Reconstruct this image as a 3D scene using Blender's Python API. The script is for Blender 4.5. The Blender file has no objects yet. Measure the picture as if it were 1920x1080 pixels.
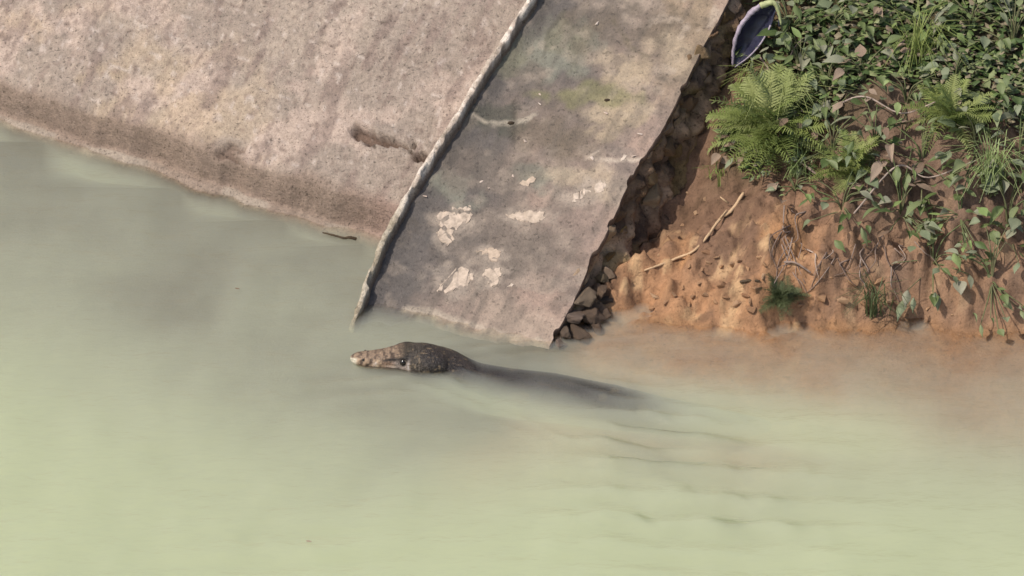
import bpy, bmesh, math, random
import numpy as np
from mathutils import Vector, Matrix

R = math.radians
random.seed(11)
rng = np.random.default_rng(5)

# ------------------------------------------------------------------ camera
PITCH, DIST = R(33), 14.0
cam_data = bpy.data.cameras.new('camera')
cam = bpy.data.objects.new('camera', cam_data)
bpy.context.scene.collection.objects.link(cam)
CAM = Vector((0, -DIST*math.cos(PITCH), DIST*math.sin(PITCH)))
cam.location = CAM
cam.rotation_euler = (math.pi/2 - PITCH, 0, 0)
cam_data.sensor_width = 36
cam_data.lens = 36*DIST/1.92
cam_data.clip_end = 2000
sc = bpy.context.scene
sc.camera = cam

# ------------------------------------------------------------------ sky and sun
SUN_EL, SUN_AZ = R(54), R(-114)          # azimuth clockwise from +Y: the sun stands to the left
world = bpy.data.worlds.new('World')
sc.world = world
world.use_nodes = True
wn = world.node_tree
sky = wn.nodes.new('ShaderNodeTexSky')
sky.sky_type = 'NISHITA'
sky.sun_disc = False
sky.sun_elevation = SUN_EL
sky.sun_rotation = SUN_AZ
bg = wn.nodes['Background']
sky.dust_density = 3.0
bg.inputs['Strength'].default_value = 0.14
wn.links.new(sky.outputs[0], bg.inputs['Color'])
sun_data = bpy.data.lights.new('sun', 'SUN')
sun_data.energy = 3.6
sun_data.angle = R(0.5)
sun_data.color = (1.0, 0.93, 0.84)
sun = bpy.data.objects.new('sun', sun_data)
sc.collection.objects.link(sun)
SDIR = Vector((math.sin(SUN_AZ)*math.cos(SUN_EL), math.cos(SUN_AZ)*math.cos(SUN_EL), math.sin(SUN_EL)))
sun.rotation_euler = SDIR.to_track_quat('Z', 'Y').to_euler()

sc.view_settings.view_transform = 'Standard'
sc.view_settings.look = 'None'
sc.view_settings.gamma = 1
sc.view_settings.exposure = 0.0
sc.render.engine = 'CYCLES'
sc.cycles.use_denoising = True
sc.cycles.max_bounces = 16
sc.cycles.diffuse_bounces = 4
sc.cycles.glossy_bounces = 3
sc.cycles.transparent_max_bounces = 12
sc.cycles.volume_bounces = 7
sc.cycles.pixel_filter_type = 'BLACKMAN_HARRIS'
sc.cycles.filter_width = 1.5

# ------------------------------------------------------------------ helpers
COL = sc.collection
RIGHT = Vector((1, 0, 0))
FWD = Vector((0, math.cos(PITCH), -math.sin(PITCH)))
UPV = Vector((0, math.sin(PITCH), math.cos(PITCH)))
def ray(x, y):
    k = 1.92/DIST/1920
    return (FWD + RIGHT*((x-960)*k) + UPV*((540-y)*k))
def px(x, y, z=0.0):
    """point of the place seen at a photograph position, on the level z"""
    d = ray(x, y)
    return CAM + d*((z-CAM.z)/d.z)

TH, TA = R(31), math.tan(R(30))
SN, CS = math.sin(TH), math.cos(TH)
def uv_of(X, Y): return SN*X + CS*Y, CS*X - SN*Y
def xy_of(u, v): return SN*u + CS*v, CS*u - SN*v
def px_plane(x, y, a, b, c):
    """hit of the plane z = a*u + b*v + c, returned as (u, v, z)"""
    d = ray(x, y)
    du, dv = uv_of(d.x, d.y); cu, cv = uv_of(CAM.x, CAM.y)
    t = (a*cu + b*cv + c - CAM.z)/(d.z - a*du - b*dv)
    p = CAM + d*t
    u, v = uv_of(p.x, p.y)
    return u, v, p.z

def lin(c):
    c = np.asarray(c, float)/255.0
    return np.where(c <= 0.04045, c/12.92, ((c+0.055)/1.055)**2.4)
def alb(r, g, b, k=0.72):
    return tuple(lin((r, g, b))*k)

def _hash(ix, iy, iz, seed):
    h = (ix.astype(np.int64)*374761393 + iy.astype(np.int64)*668265263 + iz.astype(np.int64)*2147483647*3 + seed*974634637) & 0xffffffff
    h = ((h ^ (h >> 13))*1274126177) & 0xffffffff
    h = ((h ^ (h >> 16))*2246822519) & 0xffffffff
    h = h ^ (h >> 15)
    return (h & 0xffffff)/float(0xffffff)
def vnoise(x, y, z=0.0, seed=0):
    x, y, z = np.broadcast_arrays(np.asarray(x, float), np.asarray(y, float), np.asarray(z, float))
    ix, iy, iz = np.floor(x), np.floor(y), np.floor(z)
    fx, fy, fz = x-ix, y-iy, z-iz
    fx, fy, fz = [f*f*f*(f*(f*6-15)+10) for f in (fx, fy, fz)]
    r = 0
    for a in (0, 1):
        for b in (0, 1):
            for c in (0, 1):
                w = (fx if a else 1-fx)*(fy if b else 1-fy)*(fz if c else 1-fz)
                r = r + w*_hash(ix+a, iy+b, iz+c, seed)
    return r*2-1
def fbm(x, y, z=0.0, octv=4, seed=0, gain=0.5):
    s, a, f = 0, 1.0, 1.0
    for o in range(octv):
        s = s + a*vnoise(np.asarray(x)*f+17.3*o, np.asarray(y)*f-9.1*o, np.asarray(z)*f, seed+o)
        a *= gain; f *= 2.03
    return s
def sstep(x, a, b):
    t = np.clip((np.asarray(x, float)-a)/(b-a), 0, 1)
    return t*t*(3-2*t)
def mixc(c0, c1, w):
    w = np.asarray(w)[..., None]
    return np.asarray(c0)*(1-w) + np.asarray(c1)*w

def mesh_obj(name, verts, faces, mat, parent=None, colors=None, smooth=True):
    me = bpy.data.meshes.new(name)
    me.from_pydata([tuple(map(float, v)) for v in verts], [], [tuple(map(int, f)) for f in faces])
    if colors is not None:
        at = me.color_attributes.new('tint', 'FLOAT_COLOR', 'POINT')
        c = np.ones((len(verts), 4), np.float32); c[:, :3] = colors
        at.data.foreach_set('color', c.ravel())
    if smooth:
        me.polygons.foreach_set('use_smooth', [True]*len(me.polygons))
    me.materials.append(mat)
    o = bpy.data.objects.new(name, me)
    COL.objects.link(o)
    if parent is not None: o.parent = parent
    return o
def grid_faces(n, m, wrap=False, off=0):
    i, j = np.meshgrid(np.arange(n-1), np.arange(m if wrap else m-1), indexing='ij')
    j2 = (j+1) % m
    return (np.stack([i*m+j, i*m+j2, (i+1)*m+j2, (i+1)*m+j], -1).reshape(-1, 4) + off)
def grid_obj(name, P, mat, parent=None, colors=None, wrap=False, flip=False, smooth=True):
    n, m = P.shape[:2]
    f = grid_faces(n, m, wrap)
    if flip: f = f[:, ::-1]
    return mesh_obj(name, P.reshape(-1, 3), f, mat, parent, None if colors is None else colors.reshape(-1, 3), smooth)
def empty(name, loc=(0, 0, 0), rz=0.0):
    o = bpy.data.objects.new(name, None)
    o.empty_display_size = 0.02
    o.location = loc; o.rotation_euler = (0, 0, rz)
    COL.objects.link(o)
    return o
def tag(o, label=None, cat=None, group=None, kind=None):
    if label: o['label'] = label
    if cat: o['category'] = cat
    if group: o['group'] = group
    if kind: o['kind'] = kind
    return o
def link_copy(o, name, parent=None, mat=None):
    c = bpy.data.objects.new(name, o if isinstance(o, bpy.types.Mesh) else o.data)
    COL.objects.link(c)
    if parent is not None: c.parent = parent
    return c

class MB:
    """collects tubes and strips into one mesh"""
    def __init__(s): s.v, s.f = [], []
    def tube(s, pts, r0, r1=None, seg=6, rough=0.0):
        pts = [Vector(p) for p in pts]
        r1 = r0 if r1 is None else r1
        n = len(pts); base = len(s.v)
        prev = None
        for i, p in enumerate(pts):
            t = (pts[min(i+1, n-1)]-pts[max(i-1, 0)]).normalized()
            a = t.cross(Vector((0, 0, 1))) if prev is None else prev - t*prev.dot(t)
            if a.length < 1e-4: a = t.cross(Vector((1, 0, 0)))
            a.normalize(); prev = a
            b = t.cross(a)
            rr = r0 + (r1-r0)*i/(n-1)
            for k in range(seg):
                q = rr*(1+rough*random.uniform(-1, 1))
                an = 2*math.pi*k/seg
                s.v.append(p + a*math.cos(an)*q + b*math.sin(an)*q)
        for i in range(n-1):
            for k in range(seg):
                k2 = (k+1) % seg
                s.f.append((base+i*seg+k, base+i*seg+k2, base+(i+1)*seg+k2, base+(i+1)*seg+k))
        s.f.append(tuple(base+k for k in range(seg))[::-1])
        s.f.append(tuple(base+(n-1)*seg+k for k in range(seg)))
    def strip(s, pts, w0, w1, side):
        base = len(s.v); n = len(pts)
        for i, p in enumerate(pts):
            w = w0 + (w1-w0)*i/(n-1)
            s.v += [Vector(p)-side*w, Vector(p)+side*w]
        for i in range(n-1):
            a = base+2*i
            s.f.append((a, a+1, a+3, a+2))
    def build(s, name, mat, parent=None, smooth=True):
        return mesh_obj(name, s.v, s.f, mat, parent, None, smooth)

# ------------------------------------------------------------------ materials
def nodes_of(name):
    m = bpy.data.materials.new(name); m.use_nodes = True
    nt = m.node_tree
    return m, nt, nt.nodes['Principled BSDF']
def N(nt, t, **kw):
    n = nt.nodes.new(t)
    for k, v in kw.items():
        if hasattr(n, k): setattr(n, k, v)
        else: n.inputs[k].default_value = v
    return n
def noise(nt, scale, detail=6, rough=0.6, coord='Object'):
    tc = N(nt, 'ShaderNodeTexCoord')
    n = N(nt, 'ShaderNodeTexNoise'); n.inputs['Scale'].default_value = scale
    n.inputs['Detail'].default_value = detail; n.inputs['Roughness'].default_value = rough
    nt.links.new(tc.outputs[coord], n.inputs['Vector'])
    return n
def ramp(nt, src, stops):
    r = N(nt, 'ShaderNodeValToRGB')
    el = r.color_ramp.elements
    while len(el) < len(stops): el.new(0.5)
    for e, (p, c) in zip(el, stops):
        e.position = p; e.color = (c[0], c[1], c[2], 1) if not np.isscalar(c) else (c, c, c, 1)
    nt.links.new(src, r.inputs[0])
    return r
def mul(nt, a, b, fac=1.0, mode='MULTIPLY'):
    m = N(nt, 'ShaderNodeMix'); m.data_type = 'RGBA'; m.blend_type = mode
    m.inputs[0].default_value = fac
    nt.links.new(a, m.inputs[6]); nt.links.new(b, m.inputs[7])
    return m.outputs[2]
def bump(nt, bs, parts, dist=0.004):
    prev = None
    for src, st in parts:
        b = N(nt, 'ShaderNodeBump'); b.inputs['Strength'].default_value = st; b.inputs['Distance'].default_value = dist
        nt.links.new(src, b.inputs['Height'])
        if prev: nt.links.new(prev.outputs[0], b.inputs['Normal'])
        prev = b
    nt.links.new(prev.outputs[0], bs.inputs['Normal'])

def tinted_mat(name, rough, fine, fine_amt, bumps, spec=0.3):
    """colour from the mesh's own tint, broken up by fine procedural grain"""
    m, nt, bs = nodes_of(name)
    at = N(nt, 'ShaderNodeAttribute'); at.attribute_name = 'tint'
    n1 = noise(nt, fine, 8, 0.7)
    r1 = ramp(nt, n1.outputs[0], [(0.30, 1-fine_amt), (0.52, 1.0), (0.72, 1+fine_amt*0.8)])
    c = mul(nt, at.outputs['Color'], r1.outputs[0])
    n2 = noise(nt, fine*3.7, 4, 0.6)
    r2 = ramp(nt, n2.outputs[0], [(0.34, 1-fine_amt*0.9), (0.46, 1.0), (0.8, 1+fine_amt*0.4)])
    c = mul(nt, c, r2.outputs[0])
    n3 = noise(nt, fine*2.1, 3, 0.5)
    r3 = ramp(nt, n3.outputs[0], [(0.335, 1-fine_amt*1.5), (0.375, 1.0), (0.66, 1.0), (0.70, 1+fine_amt*0.7)])
    c = mul(nt, c, r3.outputs[0])
    nt.links.new(c, bs.inputs['Base Color'])
    rr = ramp(nt, n1.outputs[0], [(0.3, rough-0.12), (0.7, min(1, rough+0.08))])
    nt.links.new(rr.outputs[0], bs.inputs['Roughness'])
    bs.inputs['Specular IOR Level'].default_value = spec
    bl = []
    for sc_, st in bumps:
        bl.append((noise(nt, sc_, 6, 0.65).outputs[0], st))
    bump(nt, bs, bl)
    return m
M = {}
M['concrete'] = tinted_mat('rough concrete', 0.9, 75, 0.30, [(45, 0.4), (140, 0.8), (330, 0.8)], 0.2)
M['chute'] = tinted_mat('stained concrete', 0.72, 55, 0.24, [(30, 0.25), (120, 0.5), (330, 0.5)], 0.35)
M['clay'] = tinted_mat('clay soil', 0.92, 55, 0.22, [(50, 0.6), (190, 0.7)], 0.15)
M['mortar'] = tinted_mat('rubble mortar', 0.9, 50, 0.35, [(35, 0.7), (130, 0.8)], 0.2)
M['cover'] = tinted_mat('small leaves', 0.6, 70, 0.2, [(60, 0.2)], 0.35)
M['hide'] = tinted_mat('lizard hide', 0.34, 150, 0.36, [(130, 0.5), (320, 0.9)], 0.5)

def varied_mat(name, cols, rough=0.9, scale=60, bumpst=0.6, spec=0.2, translucent=0.0, sheen=None):
    """plain colours picked per object, with grain"""
    m, nt, bs = nodes_of(name)
    oi = N(nt, 'ShaderNodeObjectInfo')
    cols = list(cols) if len(cols) > 1 else [cols[0], cols[0]]
    st = [(i/(len(cols)-1), c) for i, c in enumerate(cols)]
    r = ramp(nt, oi.outputs['Random'], st)
    n = noise(nt, scale, 6, 0.65)
    g = ramp(nt, n.outputs[0], [(0.3, 0.6), (0.55, 1.0), (0.75, 1.25)])
    c = mul(nt, r.outputs[0], g.outputs[0])
    nt.links.new(c, bs.inputs['Base Color'])
    bs.inputs['Roughness'].default_value = rough
    bs.inputs['Specular IOR Level'].default_value = spec
    bump(nt, bs, [(n.outputs[0], bumpst)], 0.003)
    if translucent:
        tr = N(nt, 'ShaderNodeBsdfTranslucent'); nt.links.new(c, tr.inputs['Color'])
        mx = N(nt, 'ShaderNodeMixShader'); mx.inputs[0].default_value = translucent
        out = nt.nodes['Material Output']
        nt.links.new(bs.outputs[0], mx.inputs[1]); nt.links.new(tr.outputs[0], mx.inputs[2])
        nt.links.new(mx.outputs[0], out.inputs['Surface'])
    return m
M['stone'] = varied_mat('rubble stone', [alb(112, 88, 68), alb(156, 126, 98), alb(126, 100, 76), alb(205, 178, 152), alb(152, 124, 82), alb(92, 72, 58), alb(170, 140, 108)], 0.9, 45, 0.8)
M['wet_stone'] = varied_mat('wet mossy stone', [alb(112, 92, 74), alb(140, 116, 96), alb(96, 80, 62), alb(176, 152, 136), alb(122, 106, 76)], 0.7, 55, 1.0, 0.4)
M['clod'] = varied_mat('clay clod', [alb(205, 160, 122), alb(226, 186, 148), alb(190, 146, 112), alb(218, 174, 134)], 0.95, 70, 0.8, 0.1)
M['patch'] = varied_mat('pale render', [alb(220, 203, 186), alb(204, 182, 160)], 0.85, 90, 0.4)
M['chip'] = varied_mat('pale chip', [alb(250, 236, 222), alb(240, 215, 195)], 0.8, 90, 0.3)
M['twig'] = varied_mat('dry twig', [alb(205, 175, 140), alb(225, 190, 150)], 0.85, 80, 0.5)
M['dark_twig'] = varied_mat('wet twig', [alb(75, 62, 48), alb(95, 80, 62)], 0.7, 80, 0.5)
M['root'] = varied_mat('grey root', [alb(175, 155, 142), alb(140, 118, 106), alb(200, 180, 166)], 0.85, 80, 0.5)
M['leaf_dark'] = varied_mat('dark leaf', [(0.10, 0.145, 0.045), (0.17, 0.215, 0.08), (0.25, 0.285, 0.14)], 0.5, 40, 0.2, 0.4, 0.25)
M['leaf_grey'] = varied_mat('grey green leaf', [(0.25, 0.28, 0.17), (0.17, 0.21, 0.11), (0.32, 0.31, 0.22)], 0.55, 40, 0.2, 0.4, 0.2)
M['leaf_bright'] = varied_mat('bright frond', [(0.31, 0.36, 0.11), (0.23, 0.29, 0.085), (0.38, 0.41, 0.16)], 0.6, 60, 0.1, 0.3, 0.35)
M['leaf_lime'] = varied_mat('lime leaf', [(0.34, 0.42, 0.17), (0.24, 0.33, 0.11)], 0.5, 60, 0.1, 0.4, 0.3)
M['leaf_dry'] = varied_mat('dry leaf', [alb(170, 145, 125), alb(195, 172, 150), alb(140, 115, 95)], 0.85, 60, 0.4, 0.2, 0.15)
M['stem'] = varied_mat('green stem', [(0.12, 0.15, 0.06), (0.16, 0.15, 0.08)], 0.7, 60, 0.2)
M['purple'] = varied_mat('purple leaf', [(0.030, 0.030, 0.058)], 0.35, 60, 0.15, 0.5, 0.1)
M['rim'] = varied_mat('pale leaf rim', [alb(205, 190, 205)], 0.5, 60, 0.2, 0.4, 0.15)
M['tip'] = varied_mat('yellow leaf tip', [(0.52, 0.55, 0.27)], 0.5, 60, 0.2, 0.4, 0.2)
M['grass'] = varied_mat('dark grass', [(0.10, 0.13, 0.055), (0.15, 0.175, 0.085)], 0.6, 60, 0.1, 0.3, 0.3)
def flat_mat(name, col, rough, spec=0.5):
    m, nt, bs = nodes_of(name)
    bs.inputs['Base Color'].default_value = (*col, 1); bs.inputs['Roughness'].default_value = rough
    bs.inputs['Specular IOR Level'].default_value = spec
    n = noise(nt, 200, 2); bump(nt, bs, [(n.outputs[0], 0.05)], 0.001)
    return m
M['eye'] = flat_mat('dark eye', (0.012, 0.009, 0.007), 0.12)
M['dark_hole'] = flat_mat('nostril', (0.015, 0.012, 0.01), 0.6)

def water_mat():
    m = bpy.data.materials.new('muddy green water'); m.use_nodes = True
    nt = m.node_tree; nt.nodes.clear()
    out = N(nt, 'ShaderNodeOutputMaterial')
    fr = N(nt, 'ShaderNodeFresnel'); fr.inputs['IOR'].default_value = 1.33
    tr = N(nt, 'ShaderNodeBsdfTransparent')
    gl = N(nt, 'ShaderNodeBsdfGlossy'); gl.inputs['Roughness'].default_value = 0.04
    n = noise(nt, 1, 4, 0.55)
    mp = N(nt, 'ShaderNodeMapping'); mp.inputs['Scale'].default_value = (9, 17, 9)
    nt.links.new(n.inputs['Vector'].links[0].from_socket, mp.inputs['Vector']); nt.links.new(mp.outputs[0], n.inputs['Vector'])
    b = N(nt, 'ShaderNodeBump'); b.inputs['Strength'].default_value = 0.9; b.inputs['Distance'].default_value = 0.012
    nt.links.new(n.outputs[0], b.inputs['Height'])
    nt.links.new(b.outputs[0], gl.inputs['Normal']); nt.links.new(b.outputs[0], fr.inputs['Normal'])
    mx = N(nt, 'ShaderNodeMixShader')
    nt.links.new(fr.outputs[0], mx.inputs[0]); nt.links.new(tr.outputs[0], mx.inputs[1]); nt.links.new(gl.outputs[0], mx.inputs[2])
    nt.links.new(mx.outputs[0], out.inputs['Surface'])
    sct = N(nt, 'ShaderNodeVolumeScatter'); sct.inputs['Density'].default_value = 24.0
    sct.inputs['Color'].default_value = (1.0, 1.0, 1.0, 1); sct.inputs['Anisotropy'].default_value = 0.0
    ab = N(nt, 'ShaderNodeVolumeAbsorption'); ab.inputs['Density'].default_value = 10.5
    ab.inputs['Color'].default_value = (0.74, 0.83, 0.37, 1)
    ad = N(nt, 'ShaderNodeAddShader')
    nt.links.new(sct.outputs[0], ad.inputs[0]); nt.links.new(ab.outputs[0], ad.inputs[1])
    nt.links.new(ad.outputs[0], out.inputs['Volume'])
    return m
M['water'] = water_mat()

# ------------------------------------------------------------------ the lie of the land
UW0, UW1 = -0.1486, 0.1314            # chute floor meets the water at u = UW0 + UW1*v
def slab_z(u, v): return TA*(u - UW0 - UW1*v)
LIP_U = -0.243
right_px = [(1032, 645), (1073, 570), (1107, 497), (1133, 447), (1159, 390), (1193, 318), (1233, 256), (1267, 196), (1293, 141), (1319, 85), (1348, 33), (1366, 0)]
left_px = [(665, 598), (690, 522), (720, 445), (762, 368), (803, 300), (833, 252), (862, 207), (892, 155), (925, 105), (960, 52), (990, 2)]
RE = np.array([px_plane(x, y, TA, -TA*UW1, -TA*UW0)[:2] for x, y in right_px])
LE = np.array([px_plane(x, y, TA, 0, -TA*LIP_U)[:2] for x, y in left_px])
def v_right(u): return np.interp(u, RE[:, 0], RE[:, 1])
def v_left(u): return np.interp(u, LE[:, 0], LE[:, 1])

def yw(X):
    return -0.085 - 0.02*sstep(X, 0.15, 0.3) + 0.025*np.sin(X*9) - 0.05*sstep(X, 0.55, 1.0) + 0.018*fbm(X*7, 3.1, 0, 3, 4)
def ground_z(X, Y):
    X = np.asarray(X, float); Y = np.asarray(Y, float)
    u, v = uv_of(X, Y)
    t = Y - yw(X)
    # eroded clay to the right of the chute
    gap = 0.15 - 0.07*sstep(u, 0.25, 0.85)
    near = np.minimum(slab_z(u, 0.164) - gap + 0.09*sstep(t, 0.22, 0.0), 0.62*t)
    far = 0.40*t + 0.10*sstep(X, 0.4, 0.7)*sstep(t, 0.02, 0.3) + 0.05*sstep(t, 0.0, 0.06)*sstep(X, 0.24, 0.4)
    zr = near + (far-near)*sstep(v, 0.17, 0.42)
    under = np.maximum(-0.004 + 0.050*t - 0.16*np.clip(-t-0.30, 0, 9)**1.3, -0.9)
    zr = np.where(t > 0, zr, np.maximum(under, -0.9))
    lump = fbm(X*16, Y*16, 0, 4, 7)*0.018 + np.abs(fbm(X*45, Y*45, 0, 3, 9))*0.008
    clodz = np.clip(vnoise(X*38, Y*30, 0, 12), 0, 1)*0.024*sstep(t, 0.30, 0.05)*sstep(t, -0.02, 0.02) + np.clip(vnoise(X*85, Y*70, 0, 13), 0, 1)*0.014*sstep(t, 0.34, 0.08)*sstep(t, -0.02, 0.02)
    zr = zr + (lump + clodz)*(0.12 + 0.88*sstep(t, -0.05, 0.015))
    # bed on the left, out of sight below the concrete
    zl = np.where(u < 0.0, np.maximum(-0.014 + 0.022*u - 0.11*np.clip(-u-0.40, 0, 9)**1.4, -0.9), TA*u - 0.16*sstep(u, 0.0, 0.1) - 0.025)
    zl = zl + 0.005*fbm(X*6, Y*6, 0, 3, 8)
    w = sstep(v, 0.02, 0.15)
    z = zl + (zr-zl)*w
    # the hollow scoured out in front of the chute, where the lizard swims
    pa, pb = px(930, 722), px(1640, 806)
    ax_, ay_ = pb.x-pa.x, pb.y-pa.y
    tt_ = np.clip(((X-pa.x)*ax_ + (Y-pa.y)*ay_)/(ax_*ax_+ay_*ay_), 0, 1)
    dl = np.hypot(X-pa.x-tt_*ax_, Y-0.02-pa.y-tt_*ay_)
    z = z - (0.062-0.03*tt_)*np.exp(-(dl/0.062)**2)*sstep(z, 0.0, -0.01)
    return np.minimum(z, 1.35 + 0.05*fbm(X*0.6, Y*0.6, 0, 3, 2))
RT = np.arange(11.5, 17.5, 0.003)
def px_ground(x, y):
    d = ray(x, y)
    hit = CAM.z + d.z*RT <= ground_z(CAM.x + d.x*RT, CAM.y + d.y*RT)
    return CAM + d*float(RT[int(np.argmax(hit))] if hit.any() else RT[-1])

def axis(lo, hi, step, far_lo, far_hi, growth=1.35):
    a = list(np.arange(lo, hi+1e-9, step))
    s, x = step, hi
    while x < far_hi:
        s *= growth; x += s; a.append(x)
    s, x = step, lo
    while x > far_lo:
        s *= growth; x -= s; a.insert(0, x)
    return np.array(a)

# ground: clay bank on the right, river bed, level land above
gx = axis(0.12, 1.25, 0.0055, -150, 150)
gy = axis(-0.40, 1.0, 0.006, -150, 150)
GX, GY = np.meshgrid(gx, gy, indexing='ij')
GZ = ground_z(GX, GY)
GU, GV = uv_of(GX, GY)
gt = GY - yw(GX)
c = mixc(alb(186, 142, 106), alb(142, 112, 91), sstep(gt + 0.05*fbm(GX*8, GY*8, 0, 3, 21), 0.06, 0.17))
c = mixc(c, alb(204, 154, 108), sstep(fbm(GX*10, GY*10, 0, 3, 22), 0.1, 0.7)*sstep(gt, 0.22, 0.08))
c = mixc(c, alb(112, 98, 72), 0.8*sstep(gt, 0.22, 0.38)*sstep(fbm(GX*7, GY*7, 0, 4, 23), -0.3, 0.4))
c = mixc(c, alb(128, 100, 80), 0.75*sstep(fbm(GX*22, GY*22, 0, 4, 24), 0.0, 0.7))
c = mixc(c, alb(222, 184, 140), 0.7*sstep(fbm(GX*38, GY*38, 0, 3, 28), 0.3, 0.8)*sstep(gt, 0.25, 0.1))
c = mixc(c, alb(92, 72, 56), 0.7*sstep(fbm(GX*30, GY*24, 0.6, 4, 29), 0.35, 0.8)*sstep(gt, 0.05, 0.16))
c = mixc(c, alb(138, 116, 100), sstep(GX, 0.50, 0.7)*0.6)
c = mixc(c, alb(166, 126, 90), sstep(gt, 0.01, -0.03)*0.8)
c = mixc(c, alb(116, 92, 60), sstep(gt + 0.1*fbm(GX*5, GY*5, 0, 3, 25), -0.32, -0.60))
c = mixc(c, alb(92, 80, 46), sstep(GV + 0.03*fbm(GX*9, GY*9, 0, 3, 26), 0.24, 0.16)*np.maximum(sstep(gt, 0.0, -0.04), sstep(GV, 0.12, 0.08)))
c = mixc(c, alb(82, 78, 54), sstep(gt + 0.08*fbm(GX*6, GY*6, 0, 3, 27), 0.26, 0.40)*sstep(GV, 0.2, 0.27)*0.85)
ground = grid_obj('ground', np.stack([GX, GY, GZ], -1), M['clay'], colors=c, flip=False)
tag(ground, kind='structure')

# ------------------------------------------------------------------ concrete embankment on the left
def bank_profile(q, v):
    """q: distance along the profile (0 = foot at the water) -> (u, z)"""
    steep = sstep(v, -0.28, -0.40)*0.6 + 0.4
    pts_q = np.array([-0.60, -0.03, -0.012, 0.0, 0.014, 0.055, 0.075, 0.10, 3.2])
    pts_u = np.array([-0.42, -0.012, -0.004, 0.006, 0.017, 0.020, 0.024, 0.046, 0.046+3.1*math.cos(R(30))])
    pts_z = np.array([-0.42, -0.03, -0.008, 0.003, 0.008, 0.052, 0.070, 0.0855, 0.0855+3.1*math.sin(R(30))])
    return np.interp(q, pts_q, pts_u), np.interp(q, pts_q, pts_z)
bq = np.concatenate([np.linspace(-0.60, -0.05, 12)[:-1], np.arange(-0.05, 1.25, 0.0055), np.linspace(1.26, 3.2, 30)])
bv = axis(-1.30, -0.17, 0.0058, -40, -0.17)
BQ, BV = np.meshgrid(bq, bv, indexing='ij')
BU, BZ = bank_profile(BQ, BV)
dry = sstep(BQ + 0.02*fbm(BV*9, BQ*9, 0, 3, 38), 0.07, 0.10)
wav = 0.010*fbm(BV*6, 2.2, 0, 3, 31) + 0.006*fbm(BV*22, 5.2, 0, 3, 35)
BU = BU + wav*sstep(BQ, 0.16, 0.02)
blend = sstep(BV, -0.36, -0.24)               # towards the chute the step flattens into a smooth apron
BZ = BZ + 0
nrm_u, nrm_z = -math.sin(R(30)), math.cos(R(30))
h = 0.006*fbm(BQ*5, BV*5, 0, 3, 32) + (0.0035*fbm(BQ*24, BV*24, 0, 4, 33) + 0.0016*np.abs(fbm(BQ*70, BV*70, 0, 2, 34)))*(0.45+0.55*dry)
# the gouge running to the lip and the bite at the left
def seg_d(P, a, b):
    a, b = np.array(a), np.array(b); ab = b-a
    t = np.clip(((P-a)@ab)/(ab@ab), 0, 1)
    return np.linalg.norm(P - a - t[..., None]*ab, axis=-1)
bank_a, bank_c = TA, 0.0855-TA*0.046
def bq_of(x, y):
    u, v, z = px_plane(x, y, bank_a, 0, bank_c)
    return ((u-0.046)/math.cos(R(30)) + 0.10, v)
PQ = np.stack([BQ, BV], -1)
gouge_px = [(672, 254), (700, 268), (735, 270), (765, 276), (780, 290), (802, 298)]
gp = [bq_of(*p) for p in gouge_px]
wd = [0.017, 0.012, 0.009, 0.0085, 0.010, 0.011]
gd = np.zeros_like(BQ)
for i in range(len(gp)-1):
    dd = seg_d(PQ, gp[i], gp[i+1]) + 0.0085*fbm(BQ*70, BV*70, 0, 3, 36)
    gd = np.maximum(gd, sstep(dd, wd[i], wd[i]*0.5))
h = h - 0.022*gd
bite = np.zeros_like(BQ)
for (x, y, r) in [(425, 284, 0.034), (452, 282, 0.026), (478, 296, 0.022)]:
    q_, v_ = bq_of(x, y)
    dd = np.hypot((BQ-q_)*1.5, BV-v_) + 0.022*fbm(BQ*34, BV*34, 0, 3, 37)
    bite = np.maximum(bite, sstep(dd, r, r*0.4))
h = h - 0.012*bite
BU = BU + nrm_u*h; BZ = BZ + nrm_z*h
BX, BY = xy_of(BU, BV)
c = mixc(alb(204, 184, 166), alb(190, 171, 155), sstep(fbm(BQ*6, BV*6, 0, 4, 41), -0.4, 0.5))
c = mixc(c, alb(226, 200, 182), 0.8*sstep(fbm(BQ*9, BV*9, 0, 4, 42) - 3.0*np.abs(BQ-0.17), -0.2, 0.4))
c = mixc(c, alb(222, 194, 160), 0.5*sstep(BV, -0.45, -0.75)*sstep(BQ, 0.4, 0.15)*sstep(fbm(BQ*14, BV*14, 0, 3, 43), -0.3, 0.5))
c = mixc(c, alb(168, 146, 134), 0.7*sstep(fbm(BQ*11, BV*42, 0, 4, 44), 0.15, 0.9))
c = mixc(c, alb(150, 128, 116), 0.6*sstep(vnoise(BQ*90, BV*120, 0, 45), 0.55, 0.85))
c = mixc(c, alb(240, 220, 205), 0.6*sstep(vnoise(BQ*80, BV*100, 0, 46), 0.62, 0.9))
c = mixc(c, alb(170, 147, 130), (1-dry)*0.9)
c = mixc(c, alb(186, 156, 142), sstep(BV, -0.42, -0.26)*(1-dry)*0.7)
c = mixc(c, alb(196, 178, 160), sstep(BQ, 0.012, 0.004)*(.25+.75*sstep(fbm(BV*10, 1.0, 0, 3, 47), -.2, .4)))
c = mixc(c, alb(128, 104, 90), np.maximum(gd*0.9, bite*0.6))  # gouge and bite darkened in the colour, painted shade inside the recesses
c = mixc(c, alb(112, 96, 70), sstep(BQ, -0.006, -0.02))
c = c*np.array([.885, .905, .915])
emb = grid_obj('concrete_embankment', np.stack([BX, BY, BZ], -1), M['concrete'], colors=c, flip=True)
tag(emb, 'sloping pinkish grey rough concrete embankment left of the chute', 'embankment')

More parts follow.
